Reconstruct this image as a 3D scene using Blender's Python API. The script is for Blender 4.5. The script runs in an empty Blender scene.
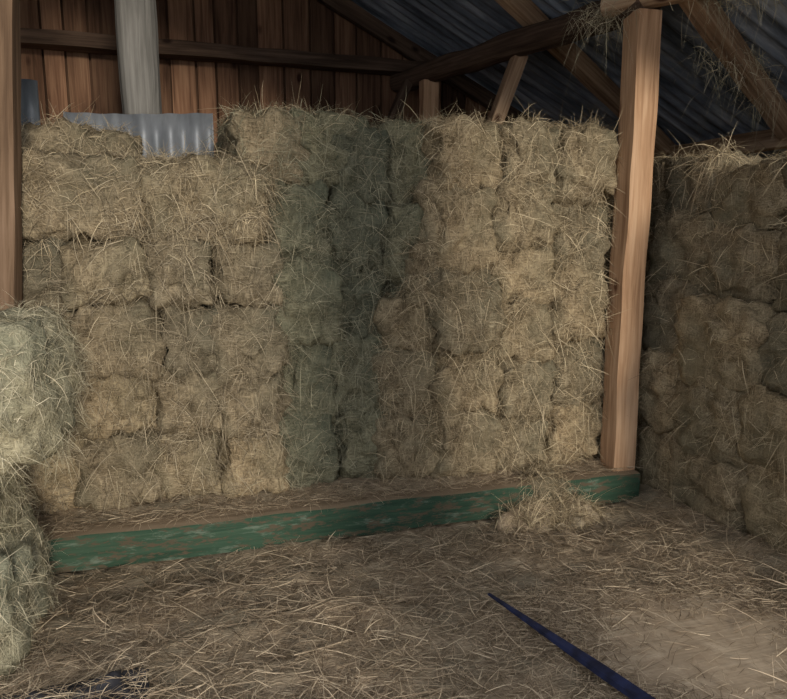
import bpy, math, random
import numpy as np
from mathutils import Vector, Matrix, noise, Quaternion
random.seed(7); rng=np.random.default_rng(11)
scene=bpy.context.scene
col=scene.collection
try:
    scene.view_settings.view_transform='Standard'
    scene.view_settings.look='None'
except Exception as e: print(e)

# ---------------------------------------------------------------- materials
def newmat(name):
    m=bpy.data.materials.new(name); m.use_nodes=True
    nt=m.node_tree; nt.nodes.clear()
    out=nt.nodes.new('ShaderNodeOutputMaterial'); b=nt.nodes.new('ShaderNodeBsdfPrincipled')
    nt.links.new(b.outputs[0],out.inputs[0])
    b.inputs['Roughness'].default_value=0.85
    b.inputs['Specular IOR Level'].default_value=0.2
    return m,nt,b
def N(nt,t,**k):
    n=nt.nodes.new(t)
    for a,v in k.items(): setattr(n,a,v)
    return n
def ramp(nt,src,stops):
    r=N(nt,'ShaderNodeValToRGB'); e=r.color_ramp.elements
    while len(e)<len(stops): e.new(0.5)
    for i,(p,c) in enumerate(stops):
        e[i].position=p; e[i].color=(c[0],c[1],c[2],1) if isinstance(c,tuple) else (c,c,c,1)
    nt.links.new(src,r.inputs[0]); return r.outputs[0]
def noise_tex(nt,vec,scale,detail=3,rough=.5,dist=0):
    n=N(nt,'ShaderNodeTexNoise'); n.inputs['Scale'].default_value=scale
    n.inputs['Detail'].default_value=detail; n.inputs['Roughness'].default_value=rough
    n.inputs['Distortion'].default_value=dist
    nt.links.new(vec,n.inputs['Vector']); return n.outputs['Fac']
def mapping(nt,vec,rot=(0,0,0),sc=(1,1,1)):
    m=N(nt,'ShaderNodeMapping'); m.inputs['Rotation'].default_value=rot; m.inputs['Scale'].default_value=sc
    nt.links.new(vec,m.inputs['Vector']); return m.outputs[0]
def math_n(nt,op,a,b):
    m=N(nt,'ShaderNodeMath',operation=op)
    for i,v in enumerate((a,b)):
        if isinstance(v,(int,float)): m.inputs[i].default_value=v
        else: nt.links.new(v,m.inputs[i])
    return m.outputs[0]
def mixc(nt,f,a,b,bt='MIX'):
    m=N(nt,'ShaderNodeMix',data_type='RGBA',blend_type=bt)
    if isinstance(f,(int,float)): m.inputs[0].default_value=f
    else: nt.links.new(f,m.inputs[0])
    for i,v in ((6,a),(7,b)):
        if isinstance(v,tuple): m.inputs[i].default_value=(*v,1)
        else: nt.links.new(v,m.inputs[i])
    return m.outputs[2]
def bump(nt,b,h,strength,dist):
    n=N(nt,'ShaderNodeBump'); n.inputs['Strength'].default_value=strength; n.inputs['Distance'].default_value=dist
    nt.links.new(h,n.inputs['Height']); nt.links.new(n.outputs[0],b.inputs['Normal'])

def hay_mat(name,dark,mid,light,flat=False):
    m,nt,b=newmat(name)
    tc=N(nt,'ShaderNodeTexCoord'); v=tc.outputs['Object']
    dirs=[((.3,.2,.5),(9,120,120)),((1.1,.5,-.9),(120,9,120)),((.6,-.9,1.9),(120,120,9)),((.1,.7,2.6),(10,140,90))]
    if flat: dirs=[((0,0,.5),(9,120,60)),((0,0,-.9),(9,120,60)),((0,0,1.9),(12,120,60)),((0,0,2.6),(10,140,60))]
    h=None
    for r,s in dirs:
        f=noise_tex(nt,mapping(nt,v,r,s),1.0,2,.5,.4)
        h=f if h is None else math_n(nt,'MAXIMUM',h,f)
    big=noise_tex(nt,v,9 if not flat else 4,4,.65)
    hh=math_n(nt,'ADD',math_n(nt,'MULTIPLY',h,.70),math_n(nt,'MULTIPLY',big,.40))
    c=ramp(nt,hh,[(.48,dark),(.63,mid),(.79,light)])
    lg=noise_tex(nt,v,2.6,3)
    c2=mixc(nt,ramp(nt,lg,[(.38,0.0),(.65,.6)]),c,(mid[0]*.50,mid[1]*.60,mid[2]*.64))
    if not flat:
        oi=N(nt,'ShaderNodeObjectInfo')
        c2=mixc(nt,1.0,c2,ramp(nt,oi.outputs['Random'],[(0,(.74,.76,.76)),(1,(1.14,1.09,1.02))]),'MULTIPLY')
    nt.links.new(c2,b.inputs['Base Color'])
    bump(nt,b,hh,1.0,.022)
    return m
def strand_mat(name,a,bc,c):
    m,nt,b=newmat(name)
    at=N(nt,'ShaderNodeAttribute',attribute_name='tone')
    nt.links.new(ramp(nt,at.outputs['Fac'],[(0,a),(.55,bc),(1,c)]),b.inputs['Base Color'])
    b.inputs['Roughness'].default_value=.6
    return m
HAY_B=hay_mat('hay_brown',(.105,.080,.048),(.355,.285,.185),(.62,.52,.35))
HAY_S=hay_mat('hay_brown_dull_shaded',(.09,.072,.046),(.275,.228,.155),(.50,.42,.29))  # duller hay; on the lower left stack its darker tone stands in for shade
HAY_G=hay_mat('hay_green_shaded',(.07,.072,.048),(.215,.21,.145),(.40,.38,.265))  # greenish hay, darkened to carry part of the centre column's shade
HAY_P=hay_mat('hay_pale',(.18,.165,.11),(.47,.43,.30),(.74,.67,.48))
HAY_F=hay_mat('hay_floor',(.18,.135,.092),(.41,.32,.22),(.61,.50,.35),True)
ST_B=strand_mat('straw_brown',(.10,.078,.046),(.36,.285,.18),(.76,.64,.43))
ST_S=strand_mat('straw_dull_shaded',(.09,.073,.048),(.29,.24,.165),(.62,.53,.37))  # left stack straw, weaker light put into its colour
ST_G=strand_mat('straw_green_shaded',(.075,.077,.053),(.245,.235,.16),(.50,.46,.32))  # centre column straw, shade put into its colour
ST_P=strand_mat('straw_pale',(.17,.155,.105),(.47,.43,.30),(.78,.70,.51))
ST_F=strand_mat('straw_floor',(.14,.105,.07),(.41,.32,.22),(.75,.62,.44))

def wood_mat(name,dark,mid,light,knots=True):
    m,nt,b=newmat(name)
    tc=N(nt,'ShaderNodeTexCoord'); v=tc.outputs['Object']
    g=noise_tex(nt,mapping(nt,v,(0,0,0),(38,38,1.6)),1,4,.6,.6)
    g2=noise_tex(nt,mapping(nt,v,(0,0,0),(6,6,1.2)),1,3,.5)
    h=math_n(nt,'ADD',math_n(nt,'MULTIPLY',g,.6),math_n(nt,'MULTIPLY',g2,.45))
    c=ramp(nt,h,[(.36,dark),(.52,mid),(.68,light)])
    if knots:
        vo=N(nt,'ShaderNodeTexVoronoi'); vo.inputs['Scale'].default_value=1
        nt.links.new(mapping(nt,v,(0,0,0),(5,5,2.6)),vo.inputs['Vector'])
        c=mixc(nt,ramp(nt,vo.outputs['Distance'],[(.07,1.0),(.16,0.0)]),c,(dark[0]*.6,dark[1]*.5,dark[2]*.5))
    nt.links.new(c,b.inputs['Base Color']); bump(nt,b,h,.5,.01)
    return m,nt,b,c
W_POST=wood_mat('post_pine',(.28,.16,.09),(.47,.29,.17),(.62,.42,.27))[0]
W_DARK=wood_mat('old_dark_timber',(.03,.018,.012),(.075,.048,.033),(.14,.092,.065))[0]
W_MID=wood_mat('rafter_timber',(.15,.09,.055),(.32,.21,.13),(.50,.36,.24))[0]
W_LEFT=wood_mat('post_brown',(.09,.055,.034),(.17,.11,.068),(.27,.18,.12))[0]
W_GREY=wood_mat('weathered_grey',(.10,.098,.092),(.17,.166,.155),(.26,.255,.24),False)[0]
W_PLY,nt,b,c=wood_mat('plywood',(.38,.30,.21),(.50,.40,.285),(.60,.50,.37),False)
tc=N(nt,'ShaderNodeTexCoord'); ch=noise_tex(nt,tc.outputs['Object'],5,7,.75)
nt.links.new(mixc(nt,ramp(nt,ch,[(.40,0.0),(.58,.9)]),c,(.38,.295,.205)),b.inputs['Base Color'])
W_WALL,nt,b,c=wood_mat('wall_boards',(.09,.046,.027),(.22,.118,.070),(.34,.20,.12))
at=N(nt,'ShaderNodeAttribute',attribute_name='tone')
nt.links.new(mixc(nt,1.0,c,ramp(nt,at.outputs['Fac'],[(0,.35),(1,1.25)]),'MULTIPLY'),b.inputs['Base Color'])
G_PAINT,nt,b,c=wood_mat('green_paint',(.020,.046,.030),(.034,.072,.046),(.055,.10,.065),False)
tc=N(nt,'ShaderNodeTexCoord'); v=tc.outputs['Object']
sc=noise_tex(nt,mapping(nt,v,(0,0,0),(12,12,3)),1,7,.75)
c=mixc(nt,ramp(nt,sc,[(.54,0.0),(.64,.7)]),c,(.19,.23,.18))
sc2=noise_tex(nt,mapping(nt,v,(.4,0,0),(30,30,9)),1,5,.75)
c=mixc(nt,ramp(nt,sc2,[(.51,0.0),(.58,.95)]),c,(.10,.078,.052))
geo=N(nt,'ShaderNodeNewGeometry'); sx=N(nt,'ShaderNodeSeparateXYZ'); nt.links.new(geo.outputs['Normal'],sx.inputs[0])
c=mixc(nt,ramp(nt,sx.outputs['Z'],[(.5,0.0),(.8,1.0)]),c,(.26,.20,.135))
nt.links.new(c,b.inputs['Base Color'])
def metal_mat(name,a,bb,cc):
    m,nt,b=newmat(name); tc=N(nt,'ShaderNodeTexCoord'); v=tc.outputs['Object']
    f=noise_tex(nt,mapping(nt,v,(0,0,0),(1.2,9,1.2)),1,5,.65)
    nt.links.new(ramp(nt,f,[(.35,a),(.52,bb),(.68,cc)]),b.inputs['Base Color'])
    b.inputs['Metallic'].default_value=.3; b.inputs['Roughness'].default_value=.5
    return m
M_ROOF=metal_mat('roof_metal',(.08,.10,.13),(.23,.27,.34),(.50,.56,.66))
M_SHEET=metal_mat('galvanised_sheet',(.13,.15,.17),(.21,.23,.26),(.31,.34,.37))
m,nt,b=newmat('blue_paint'); b.inputs['Roughness'].default_value=.55
tc=N(nt,'ShaderNodeTexCoord'); f=noise_tex(nt,tc.outputs['Object'],14,4)
nt.links.new(ramp(nt,f,[(.4,(.016,.02,.045)),(.6,(.028,.038,.10))]),b.inputs['Base Color']); M_BLUE=m
m,nt,b=newmat('dark_cloth'); tc=N(nt,'ShaderNodeTexCoord'); f=noise_tex(nt,tc.outputs['Object'],8,4)
nt.links.new(ramp(nt,f,[(.4,(.03,.03,.036)),(.65,(.09,.09,.10))]),b.inputs['Base Color']); M_CLOTH=m

# ---------------------------------------------------------------- helpers
def mesh_obj(name,verts,faces,mat,parent=None,smooth=False,tone=None,loc=None):
    me=bpy.data.meshes.new(name); me.from_pydata([tuple(v) for v in verts],[],faces); me.update()
    if smooth: me.polygons.foreach_set('use_smooth',[True]*len(me.polygons))
    if tone is not None:
        a=me.attributes.new('tone','FLOAT','POINT'); a.data.foreach_set('value',tone)
    me.materials.append(mat)
    o=bpy.data.objects.new(name,me); col.objects.link(o)
    if loc is not None: o.location=loc
    if parent: o.parent=parent
    return o
def empty(name,loc=(0,0,0)):
    e=bpy.data.objects.new(name,None); e.empty_display_size=.2; e.location=loc; col.objects.link(e); return e
def subcube(nx,ny,nz):
    idx={};V=[];F=[]
    def vid(p):
        k=tuple(round(c,5) for c in p)
        if k not in idx: idx[k]=len(V);V.append(k)
        return idx[k]
    def face(fn,a,b,flip):
        for i in range(a):
            for j in range(b):
                q=[(i,j),(i+1,j),(i+1,j+1),(i,j+1)]
                ids=[vid(fn(-1+2*x/a,-1+2*y/b)) for x,y in q]
                F.append(ids[::-1] if flip else ids)
    face(lambda s,t:(s,t,1),nx,ny,False); face(lambda s,t:(s,t,-1),nx,ny,True)
    face(lambda s,t:(s,-1,t),nx,nz,False); face(lambda s,t:(s,1,t),nx,nz,True)
    face(lambda s,t:(1,s,t),ny,nz,False); face(lambda s,t:(-1,s,t),ny,nz,True)
    return V,F
BV,BF=subcube(26,18,24)
BVn=np.array(BV)
def bale(name,c,size,rotz=0,mat=None,parent=None,k=8,amp=1.0,tilt=0,collect=None):
    hs=np.array(size)/2
    p=BVn.copy()
    nk=(np.abs(p)**k).sum(1)**(1/k); p=p/nk[:,None]
    p=p*hs
    nrm=p/ (hs**2); nrm=np.sign(nrm)*np.abs(nrm)**1.5; nrm/=np.linalg.norm(nrm,axis=1)[:,None]
    R=(Matrix.Rotation(rotz,3,'Z')@Matrix.Rotation(tilt,3,'Y'))
    sd=Vector((random.random()*50,random.random()*50,random.random()*50))
    out=[]
    for q,n in zip(p,nrm):
        v=Vector(q)
        d=.045*noise.noise(v*3.2+sd)+.050*noise.noise(v*8+sd)+.034*noise.noise(v*16+sd)+.015*noise.noise(v*36+sd)
        d+=.010*math.sin((v.x+v.y*.7)*42+5*noise.noise(v*5+sd))
        out.append(R@(v+Vector(n)*d*amp))
    o=mesh_obj(name,out,BF,mat,parent,True,loc=c)
    if collect is not None:
        W=np.array([tuple(v) for v in out])+np.array(c)
        Fa=np.array(BF); A,B,C,D=[W[Fa[:,i]] for i in range(4)]
        cr=np.cross(C-A,D-B); ar=np.linalg.norm(cr,axis=1)/2
        collect.append(((A+B+C+D)/4,cr/(2*ar[:,None]+1e-9),ar))
    return o
def strands(name,P,Nn,mat,parent=None,L=(.05,.2),W=(.0015,.0035),lift=.25,droop=.3,bias=None,bw=0,tone=(0,1),pw=1.0):
    n=len(P)
    T=rng.normal(size=(n,3))
    if bias is not None: T=T+np.array(bias)*bw
    d=T-(T*Nn).sum(1)[:,None]*Nn; d/=np.linalg.norm(d,axis=1)[:,None]+1e-9
    side=np.cross(Nn,d)
    ln=(L[0]+(L[1]-L[0])*rng.random(n)**2)[:,None]; w=(W[0]+(W[1]-W[0])*rng.random(n))[:,None]
    lf=(np.abs(rng.normal(size=n))*lift)[:,None]; cv=(rng.normal(size=n)*.2)[:,None]
    dr=(droop*rng.random(n)*1.6)[:,None]
    ang=rng.normal(size=n)[:,None]*.5
    ws=side*np.cos(ang)+Nn*np.sin(ang)
    S=[-.1,.3,.65,1]; WS=[.8,1,.8,.25]
    V=np.zeros((n,8,3))
    for i,s in enumerate(S):
        c=P+Nn*.006+d*ln*s+Nn*lf*ln*s+side*cv*ln*s*s+np.array([0,0,-1.])*dr*ln*s*s
        V[:,2*i]=c-ws*w*WS[i]/2; V[:,2*i+1]=c+ws*w*WS[i]/2
    base=np.arange(n)[:,None]*8
    F=np.concatenate([base+np.array(f) for f in ((0,1,3,2),(2,3,5,4),(4,5,7,6))],axis=0)
    me=bpy.data.meshes.new(name)
    me.vertices.add(n*8); me.vertices.foreach_set('co',V.reshape(-1))
    me.loops.add(F.size); me.loops.foreach_set('vertex_index',F.reshape(-1).astype(np.int32))
    me.polygons.add(len(F)); me.polygons.foreach_set('loop_start',np.arange(0,F.size,4,dtype=np.int32))
    me.update(calc_edges=True); me.validate()
    t=tone[0]+(tone[1]-tone[0])*rng.random(n)**pw
    a=me.attributes.new('tone','FLOAT','POINT'); a.data.foreach_set('value',np.repeat(t,8).astype(np.float32))
    me.materials.append(mat)
    o=bpy.data.objects.new(name,me); col.objects.link(o)
    if parent: o.parent=parent
    return o
def sample(collect,n,test):
    C=np.concatenate([c[0] for c in collect]);Nn=np.concatenate([c[1] for c in collect]);A=np.concatenate([c[2] for c in collect])
    m=test(C,Nn); C,Nn,A=C[m],Nn[m],A[m]
    wt=np.array([math.exp(2.2*noise.noise(Vector(c)*6)) for c in C])*A
    i=rng.choice(len(C),n,p=wt/wt.sum())
    return C[i]+rng.normal(size=(n,3))*.012,Nn[i]
def timber(name,p0,p1,w,d,mat,roll=0,parent=None,rough=.006,rnd=False):
    p0=Vector(p0);p1=Vector(p1);L=(p1-p0).length
    nz=max(6,int(L/.08)); V,F=subcube(4,4,nz); sd=Vector((random.random()*30,)*3)
    out=[]
    for x,y,z in V:
        if rnd:
            r=max(abs(x),abs(y)); 
            if r>0:
                l=math.hypot(x,y); x,y=x/l*r,y/l*r
        else:
            k=(abs(x)**14+abs(y)**14)**(1/14) if (x or y) else 1
            r=max(abs(x),abs(y)); x,y=x/k*r,y/k*r
        v=Vector((x*w/2,y*d/2,z*L/2))
        nn=noise.noise_vector(Vector((v.x*6,v.y*6,v.z*3))+sd)
        v+=Vector((nn.x,nn.y,0))*rough*1.6
        bow=noise.noise(Vector((v.z*.7,0,0))+sd)*rough*2; v.x+=bow
        out.append(v)
    o=mesh_obj(name,out,F,mat,parent,False)
    o.location=(p0+p1)/2
    q=(p1-p0).to_track_quat('Z','Y'); o.rotation_mode='QUATERNION'
    o.rotation_quaternion=q@Quaternion((0,0,1),roll)
    return o

# ---------------------------------------------------------------- floor
def lin(a,b,s): return np.arange(a,b,s)
xs=np.concatenate([lin(-9,-2,.7),lin(-2,4.2,.035),lin(4.2,9.1,.7)])
ys=np.concatenate([lin(-9,1.2,.7),lin(1.2,5.9,.035),lin(5.9,9,.7)])
def fz(x,y):
    v=Vector((x,y,0))
    z=.030*noise.noise(v*1.3)+.034*noise.noise(v*4)+.026*noise.noise(v*11)+.014*noise.noise(v*26)
    z+=.07*math.exp(-max(0,2.87-x)/.14)*(1 if x<3 else .2)*(y>1)
    if y>3.3: z-=.03
    e=max(abs(x-2.02)-.45,abs(y-2.2)-.40,0)/.22; e=min(1,e)
    z=z*e+(1-e)*(z*.1-.014)
    return z
V=[(x,y,fz(x,y)) for y in ys for x in xs]; nx=len(xs)
F=[(j*nx+i,j*nx+i+1,(j+1)*nx+i+1,(j+1)*nx+i) for j in range(len(ys)-1) for i in range(nx-1)]
floor=mesh_obj('floor',V,F,HAY_F,None,True)
lo=empty('loose_hay')
n=46000
X=rng.uniform(-1.1,2.9,n);Y=rng.uniform(1.5,3.68,n)
inb=((X-2.05)/.58)**2+((Y-2.12)/.46)**2+rng.normal(size=n)*.3
cl=np.array([math.exp(1.8*noise.noise(Vector((a,b_,0))*5)) for a,b_ in zip(X,Y)])
keep=rng.random(n)<np.clip(np.maximum(inb,0)**2,.08,1)*np.clip(cl,.3,1); X,Y=X[keep],Y[keep]
P=np.array([(x,y,max(fz(x,y),.010 if (1.45<x<2.55 and 1.75<y<2.7) else -1)+.006) for x,y in zip(X,Y)]); NN=np.tile([0,0,1.],(len(P),1))
strands('straws',P,NN,ST_F,lo,L=(.03,.15),W=(.0012,.0035),lift=.16,droop=.05,pw=1.4)
i=rng.choice(len(P),1100); strands('long_straws',P[i],NN[i],ST_F,lo,L=(.1,.26),W=(.0025,.0045),lift=.12,droop=.03,tone=(.6,1))
n=8000; th=rng.uniform(0,6.283,n); rr=rng.normal(.60,.10,n)
X=2.03+np.sign(np.cos(th))*np.abs(np.cos(th))**.6*rr*.95; Y=2.2+np.sign(np.sin(th))*np.abs(np.sin(th))**.6*rr*.85
P=np.stack([X,Y,np.full(n,.024)],1)
strands('drifted_straws',P,np.tile([0,0,1.],(n,1)),ST_F,lo,L=(.02,.12),W=(.0014,.0038),lift=.06,droop=.05,pw=1.3)
timber('plywood_sheet',(1.5,2.22,.008),(2.55,2.22,.008),.95,.014,W_PLY,roll=0,rough=.001)

# ---------------------------------------------------------------- beams, platform
beam=empty('green_sill_beam')
timber('beam_main',(-.95,3.79,.080),(2.05,3.79,.080),.18,.20,G_PAINT,roll=0,parent=beam,rough=.008)
timber('beam_end',(2.06,3.80,.075),(2.78,3.80,.075),.17,.19,G_PAINT,parent=beam)
plat=empty('hay_covered_platform')
for i in range(5):
    y=3.99+i*.2
    timber('plank_%d'%i,(-1.5,y,.13+random.uniform(-.004,.004)),(2.8,y,.13),.195,.06,W_MID,roll=0,parent=plat,rough=.002)
V=[];F=[];gx=np.arange(-1.0,2.8,.03);gy=np.arange(3.84,4.5,.03)
for y in gy:
    for x in gx:
        v=Vector((x,y,0)); e2=min(1,(y-3.84)/.10)
        V.append((x,y,.170+e2*(.022+.018*noise.noise(v*9)+.012*noise.noise(v*22))+ .01*noise.noise(v*2)))
for j in range(len(gy)-1):
    for i in range(len(gx)-1):
        a=j*len(gx)+i; F.append((a,a+1,a+len(gx)+1,a+len(gx)))
mesh_obj('chaff_layer',V,F,HAY_F,plat,True)

# ---------------------------------------------------------------- hay stacks
def stack_cols(name,cols,z0,matf,coll,depth=.8):
    e=empty(name)
    for ci,(xa,xb,yf,zt,rows) in enumerate(cols):
        hs=[random.uniform(.86,1.14) for _ in range(rows)]; s=(zt-z0)/sum(hs); hs=[h*s for h in hs]
        zb=z0
        for r in range(rows):
            w=(xb-xa)*random.uniform(1.06,1.16)
            y=yf+random.uniform(-.045,.04)
            h=hs[r]*1.11
            if r==rows-1: h=hs[r]*1.04
            bale('bale',((xa+xb)/2+random.uniform(-.025,.025),y+depth/2,zb+hs[r]/2),(w,depth,h),random.uniform(-.06,.06),matf(ci,r),e,collect=coll,tilt=random.uniform(-.05,.05))
            zb+=hs[r]
    return e
cL=[];cC=[];cR=[];cS=[];cF=[]
eL=stack_cols('hay_bale_stack',[(-1.0,-.62,4.02,1.68,4),(-.62,-.16,3.99,1.66,4),(-.16,.18,3.98,1.66,4),(.18,.54,3.98,1.68,4)],.19,lambda c,r: HAY_B if random.random()<.25 else HAY_S,cL)  # mostly duller hay in the lower rows, their shade painted in
bale('bale_top',(-.60,4.40,1.88),(.84,.8,.46),.04,HAY_S,eL,collect=cL,tilt=.02)
bale('bale_top',(.15,4.37,1.85),(.72,.8,.46),-.03,HAY_B,eL,collect=cL,tilt=-.02,k=6)
bale('bale_rear',(-.62,4.75,2.12),(.8,.55,.36),0,HAY_S,eL,collect=cL)
bale('bale_rear',(.0,4.8,1.98),(.6,.5,.34),0,HAY_S,eL,collect=cL)
eC=stack_cols('hay_bale_stack',[(.48,.86,4.05,2.0,4),(.86,1.18,4.08,2.31,5),(1.18,1.50,4.08,2.33,5)],.19,lambda c,r: HAY_G,cC)  # centre columns take the hay with shade in its colour
bale('bale_top',(.54,4.52,2.19),(.52,.75,.44),.05,HAY_S,eC,collect=cC)
bale('bale_top',(.88,4.50,2.18),(.42,.75,.42),-.04,HAY_G,eC,collect=cC)
eR=stack_cols('hay_bale_stack',[(1.14,1.52,3.97,1.30,3),(1.46,1.86,3.90,2.34,5),(1.86,2.22,3.92,2.35,6),(2.22,2.62,3.91,2.34,5)],.19,lambda c,r: HAY_B,cR)
bale('bale',(1.48,4.35,1.46),(.44,.8,.38),.03,HAY_B,eR,collect=cR)
bale('bale',(1.56,4.36,1.80),(.40,.8,.40),-.03,HAY_B,eR,collect=cR)
eS=empty('hay_bale_stack')
y=1.4
while y<4.9:
    w=random.uniform(.44,.6); rows=random.choice((4,5,5))
    hs=[random.uniform(.85,1.15) for _ in range(rows)]; s=(2.10+random.uniform(-.05,.04))/sum(hs); zb=.02
    for r in range(rows):
        h=hs[r]*s; x=2.90+random.uniform(-.05,.04)+(.03*r if r>2 else 0)
        bale('bale',(x+.45,y+w/2,zb+h/2),(.9,w*1.13,h*1.11),random.uniform(-.06,.06),random.choice((HAY_S,HAY_B,HAY_B)),eS,collect=cS)
        zb+=h
    y+=w
eF=empty('hay_bale_stack')
zz=.02
for r,(xe,h) in enumerate(((-.70,.44),(-.77,.42),(-.50,.49))):
    for k2 in range(2):
        bale('bale',(xe-.35-.62*k2,3.12+random.uniform(-.02,.02),zz+h/2),(.70,.76,h*1.1),random.uniform(-.05,.05),HAY_P,eF,collect=cF,k=6)
    zz+=h
md=empty('hay_mound'); cM=[]
bale('mound',(2.12,3.82,.11),(.24,.34,.20),.25,HAY_S,md,k=2.8,collect=cM)
bale('mound_low',(2.08,3.60,-.02),(.6,.28,.08),.1,HAY_F,md,k=2.4,collect=cM)

vis=lambda C,n:((n[:,1]<-.15)|(n[:,2]>.5))
def addst(e,c,nn,mat,test=vis,ln=12):
    P,Q=sample(c,nn,test); strands('straws',P,Q,mat,e,L=(.03,.15),W=(.0011,.0029),lift=.42,droop=.45,pw=1.2)
    P,Q=sample(c,nn//ln,test); strands('long_straws',P,Q,mat,e,L=(.1,.25),W=(.0018,.0036),lift=.4,droop=.5,tone=(.5,1))
addst(eL,cL,42000,ST_S); addst(eC,cC,30000,ST_G); addst(eR,cR,46000,ST_B,ln=11)
P,Q=sample(cL,6000,lambda C,n:((n[:,1]<-.15)|(n[:,2]>.5))&(C[:,2]>1.6)); strands('top_straws',P,Q,ST_B,eL,L=(.04,.18),W=(.0014,.0035),lift=.5,droop=.5,tone=(.3,1))
for e_,c_ in ((eC,cC),(eR,cR)):
    P,Q=sample(c_,1500,lambda C,n:(n[:,2]>.4)&(C[:,2]>2.2)); strands('top_tufts',P,Q,ST_B,e_,L=(.04,.17),W=(.0014,.003),lift=.6,droop=.7,tone=(.3,1))
addst(eS,cS,40000,ST_B,lambda C,n:(n[:,0]<-.15)|(n[:,2]>.5)|((n[:,1]<-.2)&(C[:,1]<2)))
P,Q=sample(cF,30000,lambda C,n:(n[:,0]>.15)|(n[:,2]>.5)|(n[:,1]<-.2)); strands('straws',P,Q,ST_P,eF,L=(.03,.13),W=(.001,.0026),lift=.3,droop=.4,pw=1.1)
P,Q=sample(cF,800,lambda C,n:(n[:,0]>.15)|(n[:,2]>.5)|(n[:,1]<-.2)); strands('long_straws',P,Q,ST_P,eF,L=(.08,.2),W=(.0015,.003),lift=.3,droop=.5,tone=(.5,1))
addst(md,cM,6000,ST_B,lambda C,n:n[:,2]>-.1)
P,Q=sample(cS,2200,lambda C,n:(n[:,2]>.4)&(C[:,2]>1.95)&(C[:,0]<3.3)); strands('top_tufts',P,Q,ST_B,eS,L=(.07,.26),W=(.0018,.0036),lift=.5,droop=.9,tone=(.5,1))
n=9000; P=np.stack([rng.uniform(-.95,2.75,n),rng.uniform(3.74,4.15,n),np.full(n,.188)],1)
strands('lip_straws',P,np.tile([0,0,1.],(n,1)),ST_F,plat,L=(.03,.14),W=(.0012,.003),lift=.15,droop=.1,bias=(0,-1,0),bw=.3)

# ---------------------------------------------------------------- posts and frame
timber('timber_post',(2.70,3.85,.17),(2.70,3.85,3.0),.165,.165,W_POST)
timber('timber_post',(-.98,3.86,.0),(-.67,3.86,3.95),.17,.16,W_LEFT)
frame=empty('roof_frame')
def rz(x): return 2.826-.51*(x-3.5)
YB=6.8
timber('tie_log',(2.05,6.75,3.10),(2.71,3.80,3.05),.19,.19,W_DARK,parent=frame,rough=.012,rnd=True)
timber('tie_log_near',(2.55,4.02,3.06),(3.30,2.70,3.06),.14,.12,W_MID,parent=frame,rough=.012,rnd=True)
timber('rafter',(-.05,6.72,rz(-.05)-.10),(4.7,6.72,rz(4.7)-.10),.09,.14,W_DARK,parent=frame)
def raft(xa,ya,xb,yb,mt,w=.10,d=.13):
    s=(yb-ya)/(xb-xa); f=lambda x:(x,ya+s*(x-xa),rz(x)-.09)
    timber('rafter',f(.0),f(4.65),w,d,mt,parent=frame)
raft(2.5,4.92,4.5,5.55,W_MID,.11)
raft(3.17,3.75,4.1,4.10,W_MID,.12)
for y in (3.2,4.6,6.7):
    timber('rafter_left',(.05,y,rz(-.05)-.16),(-4.05,y,rz(4.05)-.10),.09,.14,W_DARK,parent=frame)
timber('eave_purlin',(4.19,1.7,rz(4.19)-.10),(4.19,6.75,rz(4.19)-.10),.14,.14,W_MID,parent=frame)
timber('ridge_beam',(0,1.7,rz(0)-.18),(0,6.75,rz(0)-.18),.12,.16,W_DARK,parent=frame)
timber('wall_rail',(-4.2,6.68,3.30),(2.4,6.68,3.22),.20,.12,W_DARK,roll=0,parent=frame)
timber('stub_post',(2.17,6.18,1.8),(2.17,6.18,3.02),.15,.13,W_POST,parent=frame)
timber('strut',(2.20,5.0,2.3),(2.47,5.0,3.0),.11,.10,W_MID,parent=frame)
timber('strut',(1.75,6.4,2.4),(2.05,6.4,3.05),.09,.09,W_DARK,parent=frame)
timber('weathered_pole',(-.22,5.28,.0),(-.22,5.28,4.45),.26,.22,W_GREY,rnd=True)

# ---------------------------------------------------------------- walls
def boards(name,horizontal_axis,a0,a1,pos,topf,mat,w=(.15,.2),th=.02,bott=0,backing=True):
    V=[];F=[];T=[]
    def box(a,b2,p0,p1,z0,z1a,z1b,t):
        i=len(V)
        for (aa,zt) in ((a,z1a),(b2,z1b)):
            for p in (p0,p1):
                for z in (z0,zt):
                    V.append((aa,p,z) if horizontal_axis=='x' else (p,aa,z)); T.append(t)
        F.extend([(i,i+1,i+3,i+2),(i+4,i+6,i+7,i+5),(i,i+4,i+5,i+1),(i+2,i+3,i+7,i+6),(i,i+2,i+6,i+4),(i+1,i+5,i+7,i+3)])
    x=a0
    while x<a1:
        ww=random.uniform(*w); x2=min(x+ww,a1); o=random.uniform(-.008,.008)
        box(x+.010,x2-.010,pos+o,pos+o+th,bott,topf(x),topf(x2),random.random())
        x=x2
    x=a0-.07
    while x<a1:
        x2=min(x+.24,a1); box(max(x,a0),x2,pos+.035,pos+.05,bott,topf(max(x,a0)),topf(x2),.0); x=x2
    return mesh_obj(name,V,F,mat,None,False,tone=T)
boards('wall_back','x',-4.6,4.7,YB,lambda x:rz(abs(x))-.02,W_WALL,w=(.17,.26))
boards('wall_right','y',1.6,YB,4.75,lambda x:rz(4.7)-.03,W_WALL)
boards('wall_left','y',1.6,YB,-4.7,lambda x:rz(4.7)-.03,W_WALL)
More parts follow.
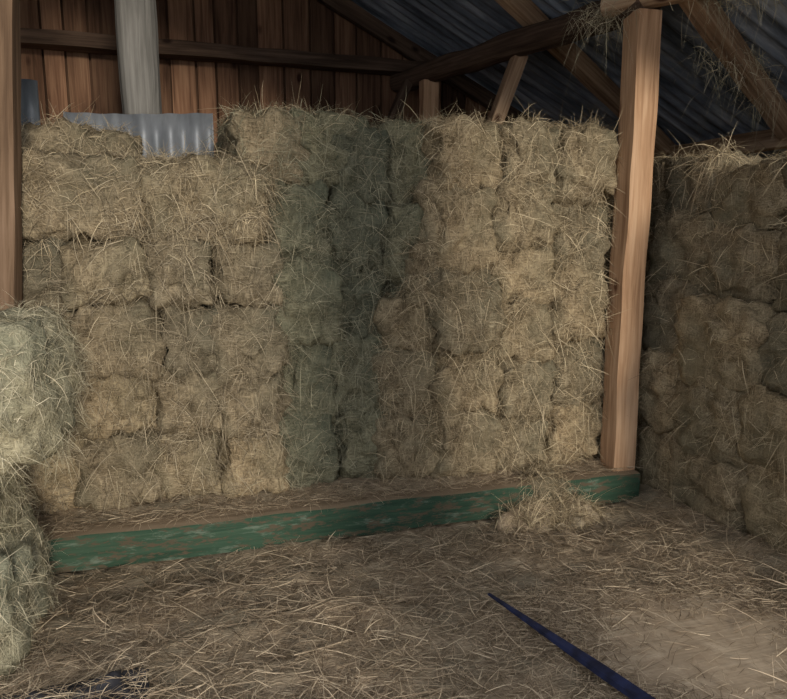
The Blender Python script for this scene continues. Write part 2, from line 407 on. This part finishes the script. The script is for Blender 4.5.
def corr(name,x0,x1,zf,y0,y1,per=.13,amp=.022,mat=M_ROOF,parent=None,nxs=10):
    yy=np.arange(y0,y1,per/8); xx=np.linspace(x0,x1,nxs); V=[];F=[]
    for x in xx:
        for y in yy: V.append((x,y,zf(x)+amp*math.sin(2*math.pi*y/per)))
    n=len(yy)
    for i in range(nxs-1):
        for j in range(n-1): F.append((i*n+j,(i+1)*n+j,(i+1)*n+j+1,i*n+j+1))
    return mesh_obj(name,V,F,mat,parent,True)
roof=empty('corrugated_roof')
corr('slope_right',0,4.95,lambda x:rz(x)+.02,1.6,YB+.1,parent=roof)
corr('slope_left',-4.95,0,lambda x:rz(-x)+.02,1.6,YB+.1,parent=roof)
def sheet(name,x0,x1,y,z0,z1,lean,parent=None):
    xx=np.arange(x0,x1,.01); V=[];F=[];n=len(xx)
    for k2 in range(6):
        z=z0+(z1-z0)*k2/5
        for x in xx: V.append((x,y+lean*k2/5+.018*math.sin(2*math.pi*x/.17),z+.02*math.sin(x*3)))
    for k2 in range(5):
        for j in range(n-1): F.append((k2*n+j,k2*n+j+1,(k2+1)*n+j+1,(k2+1)*n+j))
    o=mesh_obj(name,V,F,M_SHEET,parent,True)
    md=o.modifiers.new('s','SOLIDIFY'); md.thickness=.003
    return o
sheet('corrugated_sheet',-.69,.25,5.09,1.7,2.49,.0)
sheet('corrugated_sheet',-1.15,-.83,5.12,1.7,2.68,.05)

# ---------------------------------------------------------------- cobwebby hay on frame
cb=empty('hanging_cobwebs')
def tuft(c,spread,n,down=1.0):
    P=np.array(c)+rng.normal(size=(n,3))*np.array(spread); Nn=rng.normal(size=(n,3)); Nn/=np.linalg.norm(Nn,axis=1)[:,None]
    strands('web',P,Nn,ST_P,cb,L=(.04,.2),W=(.0012,.003),lift=.3,droop=down,tone=(.1,.9))
tuft((2.56,4.0,3.02),(.12,.1,.04),420); tuft((2.95,3.35,3.0),(.12,.15,.04),260)
tuft((3.40,3.83,2.80),(.16,.05,.08),520); tuft((3.75,3.97,2.62),(.10,.05,.05),160)

# ---------------------------------------------------------------- blue bar & cloth
def bar(name,p0,p1,w0,w1,mat):
    p0=Vector(p0);p1=Vector(p1);o=timber(name,p0,p1,1,1,mat,rough=0)
    L=(p1-p0).length
    for v in o.data.vertices:
        t=v.co.z/L+.5; w=w0+(w1-w0)*min(1,t*1.6); v.co.x*=w; v.co.y*=w*.55
    return o
bar('blue_metal_bar',(1.30,2.79,.045),(1.565,1.70,.075),.014,.050,M_BLUE)
V,F=[],[]
nn=40
for j in range(nn):
    for i in range(nn):
        u,v2=i/(nn-1)*2-1,j/(nn-1)*2-1
        x=-.48+u*.27+.03*noise.noise(Vector((v2*3,u,1)));y=2.42+v2*.27+.03*noise.noise(Vector((u*3,v2,5)))
        e2=max(0,1-max(abs(u),abs(v2))**4)
        z=.015+e2*(.06+.05*noise.noise(Vector((x*7,y*7,0)))+.03*noise.noise(Vector((x*18,y*18,3))))
        V.append((x,y,z))
for j in range(nn-1):
    for i in range(nn-1): F.append((j*nn+i,j*nn+i+1,(j+1)*nn+i+1,(j+1)*nn+i))
tp=mesh_obj('crumpled_dark_tarp',V,F,M_CLOTH,None,True)
P=np.stack([rng.uniform(-.76,-.20,900),rng.uniform(2.15,2.70,900),rng.uniform(.05,.11,900)],1)
strands('tarp_straws',P,np.tile([0,0,1.],(900,1)),ST_F,lo,L=(.04,.18),lift=.1,droop=.2)

# unseen board panel added behind the viewer to cast the centre shadow band
boards('shadow_blocker','x',1.18,2.12,-.5,lambda x:3.6,W_WALL)

# ---------------------------------------------------------------- light
w=bpy.data.worlds.new('World'); scene.world=w; w.use_nodes=True
bg=w.node_tree.nodes['Background']; bg.inputs[0].default_value=(.93,.94,.98,1); bg.inputs[1].default_value=1.12
sd=bpy.data.lights.new('sun','SUN'); sd.energy=2.3; sd.angle=math.radians(8); sd.color=(1,.90,.76)
so=bpy.data.objects.new('sun',sd); col.objects.link(so)
so.rotation_euler=Vector((-.12,1,-.23)).to_track_quat('-Z','Y').to_euler()

# ---------------------------------------------------------------- camera
cd=bpy.data.cameras.new('camera'); cd.sensor_width=36; cd.lens=700/787*36; cd.clip_start=.05
co=bpy.data.objects.new('camera',cd); col.objects.link(co)
co.location=(0,0,1.75); co.rotation_euler=(math.radians(80),0,math.radians(-16.6))
scene.camera=co
